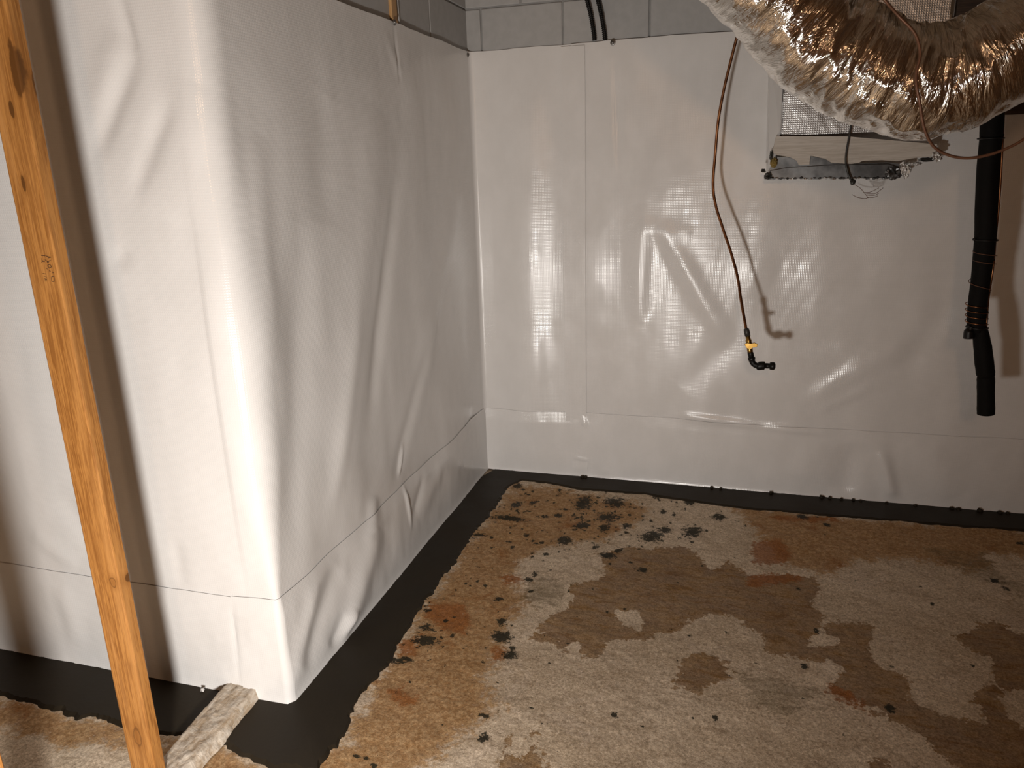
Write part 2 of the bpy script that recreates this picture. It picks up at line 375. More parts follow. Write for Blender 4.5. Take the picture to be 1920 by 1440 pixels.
polyfield(A['brown'], c8([(980, 1400), (1080, 1390), (1120, 1440), (1100, 1500), (980, 1500)]), .08)
for hole in (c8([(750, 850), (800, 850), (870, 880), (840, 915), (760, 915)]), c7([(1290, 740), (1380, 745), (1400, 800), (1380, 840), (1290, 800)])):
    h = np.zeros(len(fx)); polyfield(h, hole, .06); A['brown'] *= 1-np.clip(h*1.0, 0, 1)
polyfield(A['green'], c8([(400, 1020), (610, 1045), (740, 1070), (780, 1110), (740, 1190), (600, 1200), (520, 1150), (480, 1090)]), .12)
polyfield(A['green'], c7([(900, 620), (1050, 610), (1070, 670), (1040, 730), (940, 730), (880, 690)]), .1)
polyfield(A['green'], c8([(1250, 480), (1490, 500), (1580, 600), (1672, 620), (1672, 680), (1560, 640), (1400, 580)]), .12)
polyfield(A['tan'], c7([(850, 200), (1000, 210), (1150, 240), (1300, 270), (1440, 300), (1400, 350), (1210, 440), (1000, 470), (870, 540), (830, 620), (870, 640), (900, 700), (800, 870), (720, 990), (740, 1070), (780, 1190), (600, 1300), (480, 1420), (300, 1540), (-120, 1640), (-200, 1400), (100, 1330), (230, 1090), (400, 800), (560, 590), (700, 390), (770, 300)]), .16)
polyfield(A['tan'], c8([(380, 300), (700, 330), (1000, 360), (1672, 405), (1800, 430), (1800, 520), (1672, 520), (1490, 500), (1520, 560), (1400, 570), (1280, 530), (1100, 530), (950, 520), (800, 590), (640, 560), (500, 400)]), .14)
polyfield(A['tan'], [(300, 1380), (420, 1400), (500, 1440), (560, 1500), (400, 1560), (280, 1500)], .1)
polyfield(A['tan'], [(-60, 1310), (60, 1325), (140, 1355), (240, 1365), (240, 1390), (120, 1400), (-60, 1360)], .1)
for P in (c7([(480, 720), (640, 720), (660, 780), (640, 860), (540, 850), (470, 780)]), c7([(780, 590), (860, 590), (860, 620), (800, 630)]), c7([(330, 880), (420, 860), (400, 940), (340, 940)]), c7([(310, 1100), (390, 1090), (400, 1160), (330, 1160)]), c7([(740, 930), (770, 925), (760, 970), (735, 975)]),
          c8([(500, 450), (620, 440), (650, 500), (630, 560), (500, 555)]), c8([(470, 590), (680, 595), (690, 610), (560, 640), (470, 650)]), c8([(810, 1080), (860, 1085), (980, 1150), (960, 1180), (880, 1150), (815, 1120)]), c8([(560, 340), (860, 345), (860, 365), (600, 360)])):
    polyfield(A['rust'], P, .08)
D7 = [(860, 210, 14, 8), (855, 290, 18, 14), (925, 282, 12, 8), (830, 350, 70, 8), (1150, 280, 32, 26), (1280, 280, 40, 18), (1245, 340, 34, 16), (1140, 378, 24, 14), (1240, 390, 18, 16), (1065, 445, 26, 14), (1440, 430, 40, 18), (1500, 400, 26, 10), (1260, 515, 30, 12), (1300, 495, 12, 10), (990, 505, 10, 6), (1200, 475, 10, 8), (900, 425, 8, 5), (700, 425, 24, 6), (780, 700, 16, 6), (800, 795, 18, 14), (795, 862, 36, 22), (820, 945, 24, 20), (830, 910, 10, 6), (460, 828, 30, 10), (450, 880, 50, 16), (370, 960, 20, 8), (330, 970, 34, 12), (705, 1310, 18, 20), (710, 1212, 14, 8), (470, 750, 12, 6), (550, 800, 8, 6), (575, 865, 6, 5), (150, 1390, 12, 6), (190, 1395, 14, 8), (225, 1430, 12, 8), (935, 592, 8, 10), (905, 615, 12, 8), (1040, 335, 14, 6), (1330, 380, 14, 8), (1410, 575, 30, 6), (1490, 320, 10, 8), (1285, 1200, 14, 8)]
D8 = [(60, 425, 40, 18), (225, 410, 32, 24), (335, 345, 24, 12), (215, 280, 16, 8), (100, 315, 10, 6), (145, 330, 6, 6), (20, 572, 24, 4), (705, 345, 20, 8), (810, 380, 12, 6), (770, 840, 8, 6), (720, 990, 10, 10), (1075, 1175, 16, 14), (1545, 620, 24, 8), (1590, 655, 14, 6), (1660, 460, 14, 6), (325, 1225, 8, 8), (380, 850, 6, 5), (1100, 990, 6, 6), (1440, 990, 6, 5), (1270, 720, 5, 5)]
for a, b, r, s in D7: dotfield(A['black'], *c7([(a, b)])[0], r/2.323*1.05+1, s/2.323*1.05+.8)
for a, b, r, s in D8: dotfield(A['black'], *c8([(a, b)])[0], r/2.322*1.05+1, s/2.322*1.05+.8)
for k in range(480):
    if k < 300: q = (random.gauss(1080, 120), random.gauss(965, 38))
    elif k < 400: q = (random.gauss(850, 90), random.gauss(1130, 90))
    else: q = (random.uniform(660, 1800), random.uniform(950, 1400))
    if q[1] < 915: continue
    dotfield(A['black'], *q, random.uniform(1.2, 4.5), random.uniform(1., 2.6), random.uniform(.6, 1.))
out = np.clip(np.maximum.reduce([(fx-2.45)/.4, (-2.45-fy)/.4]), 0, 1)*(fx > -.1)      # the stains go on past the part measured
A['brown'] = np.maximum(A['brown'], out*np.clip(.5+1.6*(fbm(fx*1.7+5, fy*1.7+2, 4)-.12), 0, 1)); A['tan'] = np.maximum(A['tan'], out*np.clip(.5+1.5*(fbm(fx*1.3+9, fy*1.3, 3)-.05), 0, 1))
for k, v in A.items():
    a = floor.data.attributes.new(k, 'FLOAT', 'POINT'); a.data.foreach_set('value', v.astype(np.float32))

# dark sealing band painted on the floor along the walls
EL = [onZ(*q)[:2] for q in ((-40, 1303), (0, 1309), (35, 1318), (60, 1320), (110, 1333), (140, 1350), (210, 1355), (240, 1361), (300, 1378), (360, 1392), (401, 1396), (426, 1408), (447, 1419), (478, 1431), (510, 1443))]
EM = [onZ(*q)[:2] for q in ((600, 1430), (643, 1392), (669, 1328), (699, 1289), (729, 1250), (751, 1216), (772, 1164), (807, 1117), (841, 1074), (875, 1027), (901, 988), (931, 949), (950, 916))]
EB = [onZ(*q)[:2] for q in ((979, 900), (1030, 906), (1095, 919), (1203, 926), (1329, 945), (1415, 956), (1575, 969), (1717, 981), (1846, 991), (1920, 995), (2000, 1002))]
edge = [np.array((XL+.1, -L-.24))]+EL+[np.array((.14, -L-.27)), np.array((.25, -L-.25))]+EM+EB+[np.array((XR-.1, -.2))]
nL, nM = len(EL)+1, len(EM)
inner = [np.array((min(e[0], -.005), -L+.02)) for e in edge[:nL]]+[np.array((0-.02, -L+.02))]*2+[np.array((-.02, min(max(e[1], -L+.03), -.001))) for e in EM]+[np.array((max(e[0]-.18*max(0, 1-k/3), .0), .01)) for k, e in enumerate(EB)]+[np.array((XR-.1, .01))]
edge = np.array(edge); inner = np.array(inner)
seg = np.concatenate([[0], np.cumsum(np.linalg.norm(np.diff(edge, axis=0), axis=1))]); ss = np.arange(0, seg[-1], .012)
E2 = np.stack([np.interp(ss, seg, edge[:, k]) for k in (0, 1)], 1); I2 = np.stack([np.interp(ss, seg, inner[:, k]) for k in (0, 1)], 1)
dr = E2-I2; dr /= np.linalg.norm(dr, axis=1)[:, None]
amp = np.where((ss > seg[nL-1]+.3) & (E2[:, 1] > -.35), .006, .016)
E2 = E2+dr*(amp*1.1*fbm(ss*9, ss*0, 3)+amp*.7*fbm(ss*45, ss*0+3, 2))[:, None]
rows = []
for t, z in ((0, .004), (.25, .0035), (.5, .0035), (.75, .0035), (.93, .003), (1., -.006)):
    q = I2*(1-t)+E2*t; rows.append(np.column_stack([q, np.full(len(q), z)+.0012*fbm(q[:, 0]*8, q[:, 1]*8, 2)*(t < 1)]))
RV = np.array(rows); mesh('coating_band', RV.reshape(-1, 3), gridfaces(6, len(ss)), COAT, floor, False)
floor.children[0]['label'] = 'dark grey sealing coat brushed along the wall foot'

for k, (x, y, r) in enumerate(((1092, 888, 4), (1098, 893, 3), (1335, 904, 3.5), (1352, 908, 2.5), (1446, 918, 4), (1541, 929, 4.5), (1556, 931, 3.5), (1578, 934, 3), (1600, 937, 3), (1614, 939, 3), (1662, 944, 4), (1716, 948, 4), (1785, 952, 4), (1797, 955, 5), (1838, 955, 6), (1876, 961, 5), (1890, 962, 4))):
    bm = bmesh.new(); bmesh.ops.create_icosphere(bm, subdivisions=2, radius=1); P = onY(x, y, -.034); r = .6*r*mpp(P); rr = random.Random(k)
    for v in bm.verts: f = 1+.35*rr.uniform(-1, 1); v.co = Vector((v.co.x*r*1.5*f+P[0], v.co.y*.012*f+P[1], v.co.z*r*f+min(max(P[2], .004), .008)))
    from_bm('coating_daub', bm, COAT, floor, True)

# ------------------------------------------------------------------ white membrane
def PX(s): return np.minimum(s, 0)**2/2*-1*-1, None
def path_avg(s, w):
    IX = lambda t: -np.minimum(t, 0)**2/2*-1 + np.maximum(t-L, 0)**2/2
    IX2 = lambda t: np.where(t < 0, t*t/2, 0)+np.maximum(t-L, 0)**2/2
    IY = lambda t: np.clip(t, 0, L)**2/2+L*np.maximum(t-L, 0)
    X = lambda t: np.minimum(t, 0)+np.maximum(t-L, 0); Y = lambda t: np.clip(t, 0, L)
    px = (IX2(s+w)-IX2(s-w))/(2*w); py = (IY(s+w)-IY(s-w))/(2*w)-L
    tx = (X(s+w)-X(s-w))/(2*w); ty = (Y(s+w)-Y(s-w))/(2*w); n = np.hypot(tx, ty)+1e-9
    return px, py, ty/n, -tx/n
def sz(w, x, y):
    if w == 'L': p = onY(x, y, -L); return p[0], p[2]
    if w == 'M': p = onX(x, y, 0.); return p[1]+L, p[2]
    p = onY(x, y, 0.); return p[0]+L, p[2]
RID = []
def rid(w, a, b, wd_, am, sharp=0): RID.append((sz(w, *a), sz(w, *b), wd_, am, sharp))
# left wall
rid('L', (215, -40), (252, 100), .022, -.012); rid('L', (256, 95), (185, 290), .035, -.010); rid('L', (225, 60), (190, 200), .05, .006)
rid('L', (322, 185), (255, 370), .035, -.008); rid('L', (240, 465), (222, 500), .03, -.005); rid('L', (360, 150), (330, 420), .10, .008)
rid('L', (120, 930), (190, 1050), .05, -.008); rid('L', (60, 1000), (150, 1060), .04, .006); rid('L', (330, 1010), (345, 1100), .03, -.004)
# middle wall
rid('M', (700, 200), (640, 900), .14, .020); rid('M', (742, 330), (690, 780), .055, -.014); rid('M', (560, 420), (545, 1050), .10, -.016)
rid('M', (850, 380), (765, 830), .09, .013); rid('M', (735, 30), (744, 150), .010, -.010); rid('M', (720, 60), (745, 140), .03, .006)
rid('M', (800, 640), (740, 900), .05, -.010); rid('M', (665, 560), (620, 960), .05, .007); rid('M', (610, 180), (600, 420), .10, -.009); rid('M', (480, 250), (500, 700), .06, .010)
rid('M', (700, 930), (690, 1000), .05, .010)
rid('M', (757, 835), (748, 890), .012, .009)
# back wall
rid('B', (975, 80), (995, 830), .125, .032); rid('B', (1153, 85), (1162, 330), .020, -.007); rid('B', (1206, 380), (1196, 610), .052, .012); rid('B', (1190, 425), (1300, 440), .05, .006)
rid('B', (1235, 420), (1360, 630), .050, .012); rid('B', (1385, 620), (1280, 730), .08, -.006); rid('B', (1500, 760), (1700, 640), .06, .012)
rid('B', (1530, 770), (1640, 720), .03, .007); rid('B', (1480, 650), (1720, 600), .07, -.006); rid('B', (1440, 340), (1420, 560), .09, .006)
rid('B', (1700, 345), (1740, 700), .10, .008); rid('B', (1600, 350), (1560, 620), .12, -.007); rid('B', (1280, 778), (1420, 796), .020, .010); rid('B', (1420, 796), (1560, 809), .022, .008); rid('B', (1780, 560), (1690, 700), .06, -.009)
SK = []
def skr(w, a, b, wd_, am): SK.append((sz(w, *a), sz(w, *b), wd_, am, 0))
skr('M', (750, 885), (766, 985), .013, .009); skr('M', (700, 985), (640, 1210), .085, .020); skr('M', (655, 1140), (632, 1215), .03, .014); skr('M', (640, 1150), (615, 1215), .03, -.010)
skr('M', (630, 1060), (560, 1250), .06, -.012); skr('M', (590, 1090), (545, 1290), .05, .010); skr('M', (830, 860), (780, 970), .06, .007); skr('M', (790, 900), (770, 970), .03, -.006)
skr('B', (1600, 830), (1575, 930), .07, -.016); skr('B', (1650, 840), (1675, 945), .035, .020); skr('B', (1530, 820), (1500, 900), .08, .010); skr('B', (1720, 810), (1790, 930), .09, .010)
skr('B', (1290, 785), (1420, 797), .016, .012); skr('B', (1420, 797), (1560, 812), .02, .008); skr('B', (1090, 770), (1100, 800), .012, .008); skr('B', (1077, 855), (1105, 862), .01, .005)
skr('B', (1200, 790), (1130, 880), .08, -.008); skr('L', (120, 1090), (150, 1210), .05, .006); skr('L', (440, 1130), (452, 1280), .010, -.004)
def ridges(S, Z, lst):
    d = np.zeros_like(S)
    for (a, b, w, am, sh) in lst:
        ex, ez = b[0]-a[0], b[1]-a[1]; t = ((S-a[0])*ex+(Z-a[1])*ez)/(ex*ex+ez*ez+1e-9); tc = np.clip(t, 0, 1)
        q = np.hypot(S-a[0]-tc*ex, Z-a[1]-tc*ez)/w
        d += am*np.exp(-q*q*1.2)*(1-.8*np.abs(2*tc-1)**3)
    return d
def bulk(S, Z):
    e = np.clip(Z/.3, .15, 1)*np.clip((H+.02-Z)/.25, .2, 1)
    near = np.clip(np.abs(S-L)/.15, .05, 1)
    mid = np.where((S > -.1) & (S < L+.1), 1.35, 1.)
    return near*(e*(.013*mid*fbm(S*2.6+3, Z*.9+1, 2)+.0022*fbm(S*8, Z*3.5, 2))+.0002*fbm(S*30, Z*22, 2)+e*ridges(S, Z, RID))
def sheet(name, s, zb, zt, n, off, wfun, skirt=False):
    v = np.linspace(0, 1, n); S = np.repeat(s[:, None], n, 1); zbA = zb(s) if callable(zb) else np.full(len(s), zb); ztA = zt(s) if callable(zt) else np.full(len(s), zt)
    Z = zbA[:, None]+(ztA-zbA)[:, None]*v[None]
    w = wfun(Z); px, py, nx, ny = path_avg(S, w)
    d = off+bulk(S, Z)
    if skirt:
        top = np.clip((ztA[:, None]-Z)/.06, 0, 1); base = np.where(S > L+.5, .0122, .0068)
        d = base+(off-base)*top+bulk(S, Z)+np.clip(Z/.06, 0, 1)*(.15+.85*top)*ridges(S, Z, SK)+top*.002*np.clip(Z/.05, 0, 1)*fbm(S*11, Z*6, 2)+.007*np.exp(-Z/.012)
    d = np.maximum(d, off*.4-.006)
    V = np.stack([px+nx*d, py+ny*d, Z], -1).reshape(-1, 3)
    return mesh(name, V, gridfaces(len(s), n), MEM, None, True, np.stack([S.ravel(), Z.ravel()], 1))
wup = lambda Z: .006+.090*np.clip((Z-.36)/.45, 0, 1)*(1-.15*np.clip((Z-1.6)/.6, 0, 1))
def wupper(S, Z): return np.where(S > L*.6, .030, wup(Z))
topA = lambda s: H+.004*fbm(s*6, s*0, 3)
def topB(s):
    x = s-L; return H+.004*fbm(s*6, s*0, 3)-np.clip((x-2.12)/.02, 0, 1)*.405
sA = np.concatenate([np.arange(-3.85, -1.4, .1), np.arange(-1.4, L+.60, .009)])
_Z = None
def sheetA():
    n = 210; v = np.linspace(0, 1, n); s = sA; S = np.repeat(s[:, None], n, 1); Z = .29+(topA(s)-.29)[:, None]*v[None]
    w = wupper(S, Z); px, py, nx, ny = path_avg(S, w); d = np.maximum(.004+bulk(S, Z), -.01)
    d = d+.003*np.exp(-((S-(L+.59))/.012)**2)
    return mesh('vapor_barrier_sheet', np.stack([px+nx*d, py+ny*d, Z], -1).reshape(-1, 3), gridfaces(len(s), n), MEM, None, True, np.stack([S.ravel(), Z.ravel()], 1))
tag(sheetA(), 'white woven vapor barrier sheet wrapped round the projecting wall corner into the inner corner', 'plastic sheet', 'vapor barrier sheets')
sB = np.concatenate([np.arange(L+.515, L+2.9, .009), np.arange(L+2.9, L+XR-.05, .1)])
tag(sheet('vapor_barrier_sheet', sB, .29, topB, 210, .009, lambda Z: Z*0+.018), 'white woven vapor barrier sheet on the back wall behind the hanging copper tube', 'plastic sheet', 'vapor barrier sheets')
sk_top = lambda s: .366+.006*fbm(s*3, s*0+9, 3)
wsk = lambda Z: Z*0+.005
bot = lambda s: .002+.004*np.abs(fbm(s*25, s*0+4, 2))
tag(sheet('skirt_sheet', np.concatenate([np.arange(-3.85, -1.4, .1), np.arange(-1.4, -.135, .009)]), bot, sk_top, 44, .010, wsk, True), 'white plastic skirt strip at the foot of the wall behind the timber studs', 'plastic strip', 'wall foot skirts')
tag(sheet('skirt_sheet', np.arange(-.165, L-.008, .009), bot, lambda s: sk_top(s)+.010*np.exp(-(s/.15)**2)-.0*s, 44, .014, wsk, True), 'white creased plastic skirt folded round the projecting corner above the dark band', 'plastic strip', 'wall foot skirts')
tag(sheet('skirt_sheet', np.concatenate([np.arange(L+.012, L+2.9, .009), np.arange(L+2.9, L+XR-.05, .1)]), bot, sk_top, 44, .016, wsk, True), 'white plastic skirt strip along the foot of the back wall below the black pipe', 'plastic strip', 'wall foot skirts')
# tape over the vertical seam of the back wall
tp = sheet('seam_tape', np.arange(L+.468, L+.586, .006), .03, 2.185, 260, .0150, lambda Z: Z*0+.018)
tag(tp, 'vertical white tape strip over the membrane seam on the back wall', 'tape')
pc_ = sheet('tape_patch', np.arange(L+.505, L+.590, .006), .035, .115, 14, .0200, wsk, True)
tag(pc_, 'small white tape patch at the foot of the back wall seam', 'tape')
# fasteners
def pin(p, ax, label):
    t = thing('fastener', p, label, 'fastener', 'membrane fasteners')
    lathe('washer', p, ax, [(0, .012), (.002, .012), (.003, .010)], STEEL, t, 18); lathe('head', np.array(p)+np.array(ax)*.003, ax, [(0, .0075), (.004, .007), (.006, .004), (.0065, .001)], STEEL, t, 14)
p = onY(1149, 80, -.02); pin(p, (0, -1, 0), 'round grey screw pinning the membrane top beside the black conduits')
p = onY(875, 103, -.028); pin(p, (.5, -.8, 0), 'small dark screw pinning the membrane top in the inner corner')
p = onX(739, 42, .012); pin(p, (1, 0, 0), 'small dark screw pinning the membrane top under the wooden lath')

# ------------------------------------------------------------------ timber framing of the stud wall
SX0, SX1 = -.246, -.158
def stud(name, y0, label, knots, stamp):
    t = thing(name, ((SX0+SX1)/2, y0+.019, .038), label, 'stud', 'upright timber studs')
    mk = []
    for (px, py, face, r, k) in knots:
        P = onY(px, py, y0) if face == 'f' else onX(px, py, SX1)
        mk.append((tuple(np.array(P)-np.array(t.location)), tuple(q*1.5 for q in r), k))
    mt = mat_wood('stud_wood', (.40, .18, .046), (.23, .09, .02), (.48, .235, .075), 'z', mk, .42)
    nz = 260; z = np.linspace(.038, ZC-.235, nz); bm = bmesh.new()
    b = .004; prof = [(SX0+b, y0), (SX1-b, y0), (SX1-.001, y0+.001), (SX1, y0+b), (SX1, y0+.038-b), (SX1-b, y0+.038), (SX0+b, y0+.038), (SX0, y0+.038-b), (SX0, y0+b), (SX0+.001, y0+.001)]
    V = []
    for zz in z:
        for k, (x, y) in enumerate(prof):
            w = .0004*float(vnoise(zz*14+k*3.1, k*7.7)) if True else 0
            V.append((x+w*(1 if x > -.2 else -1)*.8, y+w*.3, zz))
    n = len(prof); Fs = [tuple(f) for f in gridfaces(nz, n, True)]; Fs += [tuple(range(n)), tuple(range(nz*n-n, nz*n))[::-1]]
    o = mesh('timber', V, Fs, mt, t, smooth=False)
    if stamp:
        sb = bmesh.new()
        def st(x, y, x2, y2, wd_=1.1):
            a = onY(x, y, y0-.0006); b2 = onY(x2, y2, y0-.0006); dd = (b2-a); nn = np.array([-dd[2], 0, dd[0]]); nn = nn/np.linalg.norm(nn)*wd_*.5*mpp(a)
            vs = [sb.verts.new(tuple(q)) for q in (a+nn, b2+nn, b2-nn, a-nn)]; sb.faces.new(vs)
        G = [(77, 479, 85, 480), (86, 480, 95, 483), (78, 484, 79, 493), (79, 490, 84, 491), (84, 487, 92, 493), (90, 484, 95, 482), (88, 492, 95, 488), (78, 493, 80, 488), (89, 498, 93, 496), (93, 496, 97, 500), (97, 500, 93, 503), (93, 503, 89, 499), (87, 503, 89, 505), (92, 508, 95, 509), (98, 511, 101, 512), (96, 519, 97, 528), (97, 528, 102, 528), (97, 519, 101, 518), (101, 518, 102, 527), (80, 513, 86, 514), (82, 518, 87, 518), (83, 522, 88, 521), (84, 524, 88, 524), (84, 527, 88, 527)]
        for g in G: st(*g)
        s_ = from_bm('grade_stamp', sb, INK, t); s_['label'] = 'smudged dark ink grade stamp'
    return t
stud('timber_stud', -2.450, 'orange-brown timber stud with ink stamp standing on the floor plate', [(212, 1092, 'f', (.008, .02, .011), 'ring'), (258, 1382, 'f', (.010, .02, .026), 'ring'), (30, 135, 'f', (.009, .02, .045), 'dot'), (22, 205, 'f', (.005, .02, .014), 'dot'), (72, 158, 's', (.01, .012, .026), 'dot'), (244, 1080, 's', (.008, .012, .010), 'dot'), (44, 345, 'f', (.004, .02, .014), 'dot')], True)
stud('timber_stud', -2.450-.42, 'second timber stud nearer the camera, only a sliver at the lower left', [], False)
# floor plate, crusted with mortar
pt = thing('floor_plate', (SX0+.05, -2.5, 0), 'pale mortar-crusted timber floor plate running from the membrane corner under the stud', 'timber')
def plate():
    ny, prof = 220, []
    ys = np.linspace(-L-.004, -3.3, ny); xa = lambda y: -.232+.05*np.clip((-L-.03-y)/.33, 0, 1)*.55; xb = lambda y: -.108+.015*np.clip((-L-.03-y)/.33, 0, 1)
    m_ = 22; V = []
    for i, y in enumerate(ys):
        a, b = xa(y), xb(y)
        for k in range(m_):
            u = k/(m_-1)
            if u < .12: x, z = a-.002, .036*u/.12
            elif u < .80: x, z = a+(b-a-.012)*(u-.12)/.68, .036
            else: x, z = b-.012+.016*(u-.8)/.2, .036*(1-(u-.8)/.2)
            n_ = float(fbm(np.array(y*22), np.array(u*9+3), 4)); n2 = float(vnoise(np.array(y*110), np.array(u*30)))
            V.append((x+.005*n_*(1 if u > .75 else .25), y, z+(.006*n_+.002*n2)*(0 < u < 1)))
    Fq = [tuple(f) for f in gridfaces(ny, m_)]; Fq += [tuple(range(m_))[::-1], tuple(range((ny-1)*m_, ny*m_))]
    PM = NT('crusted_timber'); v = PM.coord(); n1 = PM.noise(v, 28, 6, .65, .5); n2 = PM.noise(PM.map(v, (1, .12, 1)), 90, 4)
    PM.set(Base_Color=PM.mix(PM.step(n1, .38, .66), PM.mix(PM.step(n2, .4, .6), (.50, .41, .31), (.40, .30, .20)), (.64, .57, .48)), Roughness=.75, Normal=PM.bump(PM.math('ADD', n1, PM.math('MULTIPLY', n2, .4)), .9, .008))
    return mesh('timber', V, Fq, PM.m, pt)
plate()
sc = bmesh.new(); bmesh.ops.create_icosphere(sc, subdivisions=2, radius=.007)
q = onZ(380, 1293, .012)
for v in sc.verts: v.co = v.co*(1+.5*random.uniform(-1, 1)); v.co += Vector([float(a) for a in q])
tag(from_bm('plastic_scrap', sc, WHITE, None, True), 'tiny white plastic scrap on the dark band left of the floor plate', 'scrap')

# wooden lath wedged against the blocks above the middle wall
a = onX(727, 0, 0.); lt = thing('wood_lath', (.0, a[1], H-.005), 'thin tan wooden lath standing against the grey blocks above the membrane', 'lath')
yl0, yl1 = onX(727.5, 10, -.01)[1], onX(736.5, 10, -.01)[1]
bm = bmesh.new(); vs = box(bm, (-.008, yl0, H-.004), (.006, yl1, ZC-.25))
for v in vs:
    if v.co.z < H and v.co.y < (yl0+yl1)/2: v.co.z += .02
from_bm('strip', bm, LATH, lt)
cb = onX(741.5, 10, -.012); C = [(-.003, cb[1], H-.004), (-.003, cb[1], 2.4), (-.003, cb[1], ZC-.25)]
tag(tube('wall_cable', catmull(C, 12), .0045, BLOCK, None, 10), 'thin grey painted cable running up the blocks beside the wooden lath', 'cable')

# ------------------------------------------------------------------ black corrugated conduits
def conduit(P, label):
    C = catmull([onY(x, y, yy) for x, y, yy in P], 220); C = C
    ds = np.concatenate([[0], np.cumsum(np.linalg.norm(np.diff(C, axis=0), axis=1))])
    t = thing('flexible_conduit', C[-1], label, 'conduit', 'black conduits')
    tube('sleeve', C, .0098+.0014*np.sign(np.sin(ds*2*np.pi/.0085)), BLKP, t, 14)
conduit([(1085, -75, -.024), (1094, -30, -.024), (1101, 0, -.024), (1108, 30, -.022), (1113, 60, -.016), (1114.5, 76, -.012)], 'left one of two black corrugated conduits dropping behind the membrane top')
conduit([(1100, -75, -.024), (1112, -30, -.024), (1121, 0, -.024), (1128, 30, -.022), (1133, 60, -.016), (1134.5, 75, -.012)], 'right one of two black corrugated conduits, next to the round screw')

# dark timber header over the right end of the membrane
hd = thing('header_beam', (3.2, -.03, 1.79), 'dark brown timber header above the membrane, behind the foil duct', 'beam')
for k in range(4):
    boxobj('board', (2.13, -.022-.004*(k % 2), 1.793+k*.24), (XR-.02, .010, 1.793+k*.24+.234), DARKW, hd, .003)

# ------------------------------------------------------------------ foil wrapped riser duct and its torn boot
YF = -.13
rd = thing('riser_duct', (1.78, -.06, 1.555), 'rectangular scrim-foil wrapped riser duct on the back wall with torn metal lip', 'duct')
xl, xr = onY(1466, 220, YF)[0], onY(1782, 20, YF)[0]
bm = bmesh.new(); box(bm, (xl, YF, 1.742), (xr, -.005, ZC-.02)); bmesh.ops.bevel(bm, geom=bm.edges[:], offset=.006, segments=3, affect='EDGES')
from_bm('foil_casing', bm, SCRIM, rd)
k6 = lambda P, Y: [onY(1420+a/5.333, 230+b/5.333, Y) for a, b in P]
bd = slab('board', k6([(190, 135), (900, 138), (1500, 190), (1800, 215), (1790, 275), (1730, 345), (1600, 350), (1400, 385), (1250, 375), (1050, 380), (1020, 400), (940, 412), (740, 400), (680, 360), (560, 335), (528, 330), (522, 420), (415, 425), (395, 380), (330, 345), (200, 325), (150, 300)], YF-.020), .10, GREYW, rd, .001)
bd['label'] = 'pale rough board under the foil casing'
def jag(P, n, a):
    out = []
    for (x, y), (x2, y2) in zip(P[:-1], P[1:]):
        for k in range(n): t = k/n; out.append((x+(x2-x)*t+random.uniform(-a, a)*.5, y+(y2-y)*t+random.uniform(-a, a)))
    out.append(P[-1]); return out
low = jag([(1400, 555), (1000, 560), (600, 565), (300, 560), (110, 570)], 14, 9)
lp = slab('metal_lip', k6([(120, 470), (200, 340), (330, 350), (395, 385), (420, 425), (515, 420), (535, 335), (680, 365), (740, 405), (900, 415), (1300, 395), (1420, 410)]+low, YF-.006), .05, METAL, rd)
lp['label'] = 'bent grey metal lip with ragged lower edge'
slab('lip_face', k6([(125, 480), (300, 452), (740, 425), (1310, 412), (1400, 440), (1390, 545), (700, 552), (150, 562)], YF-.016), .012, METAL, rd, .002)
def crumple(name, c, r, mat, s=1.0, seed=0, sub=3):
    rr = random.Random(seed); bm = bmesh.new(); bmesh.ops.create_icosphere(bm, subdivisions=sub, radius=1)
    for v in bm.verts:
        f = 1+.32*rr.uniform(-1, 1); v.co = Vector((v.co.x*r[0]*f+c[0], v.co.y*r[1]*f+c[1], v.co.z*r[2]*f+c[2]))
    return from_bm(name, bm, mat, rd, False)
K1 = lambda a, b, Y=YF-.02: k6([(a, b)], Y)[0]
m6 = mpp(K1(700, 400))/5.333
crumple('torn_foil', K1(1475, 465), (48*m6, .018, 72*m6), CRUMP, seed=2)
crumple('torn_foil', K1(1365, 500), (70*m6, .014, 60*m6), METAL, seed=3); crumple('torn_foil', K1(1580, 410), (60*m6, .010, 16*m6), CRUMP, seed=4)
crumple('torn_foil', K1(1690, 370), (60*m6, .010, 18*m6), TARRY, seed=5); crumple('torn_foil', K1(1800, 330), (48*m6, .010, 50*m6), CRUMP, seed=6)
crumple('tape_knot', K1(105, 535), (36*m6, .016, 32*m6), TARRY, seed=7); crumple('tape_knot', K1(60, 480), (22*m6, .010, 18*m6), TARRY, seed=8); crumple('tape_knot', K1(140, 330), (16*m6, .010, 50*m6), TARRY, seed=9)
crumple('insulation_tuft', K1(165, 400), (34*m6, .014, 44*m6), YELL, seed=10)
for k in range(26):
    x = 150+k*48+random.uniform(-14, 14)
    crumple('ragged_edge', K1(x, 556+random.uniform(-6, 8)), (random.uniform(14, 26)*m6, .008, random.uniform(7, 13)*m6), random.choice([METAL, TARRY, CRUMP]), seed=20+k, sub=1)
A1 = k6([(95, 200), (200, 30), (195, 280), (130, 430), (95, 560)], 0.)
fl = [onY(1441, 90, -.004), onY(1469, 90, YF-.004), onY(1463, 240, YF-.006), onY(1455, 286, YF-.02), onY(1441, 320, YF+.02), onY(1436, 330, -.006)]
fl2 = [np.array(p)+np.array((.004, .002, 0)) for p in fl]
n = 6; Fs = [tuple(range(6)), tuple(range(11, 5, -1))]+[(k, k+6, (k+1) % 6+6, (k+1) % 6) for k in range(6)]
o = mesh('side_flap', fl+fl2, Fs, MEM, rd, False); o['label'] = 'white membrane flap turned out along the duct side'

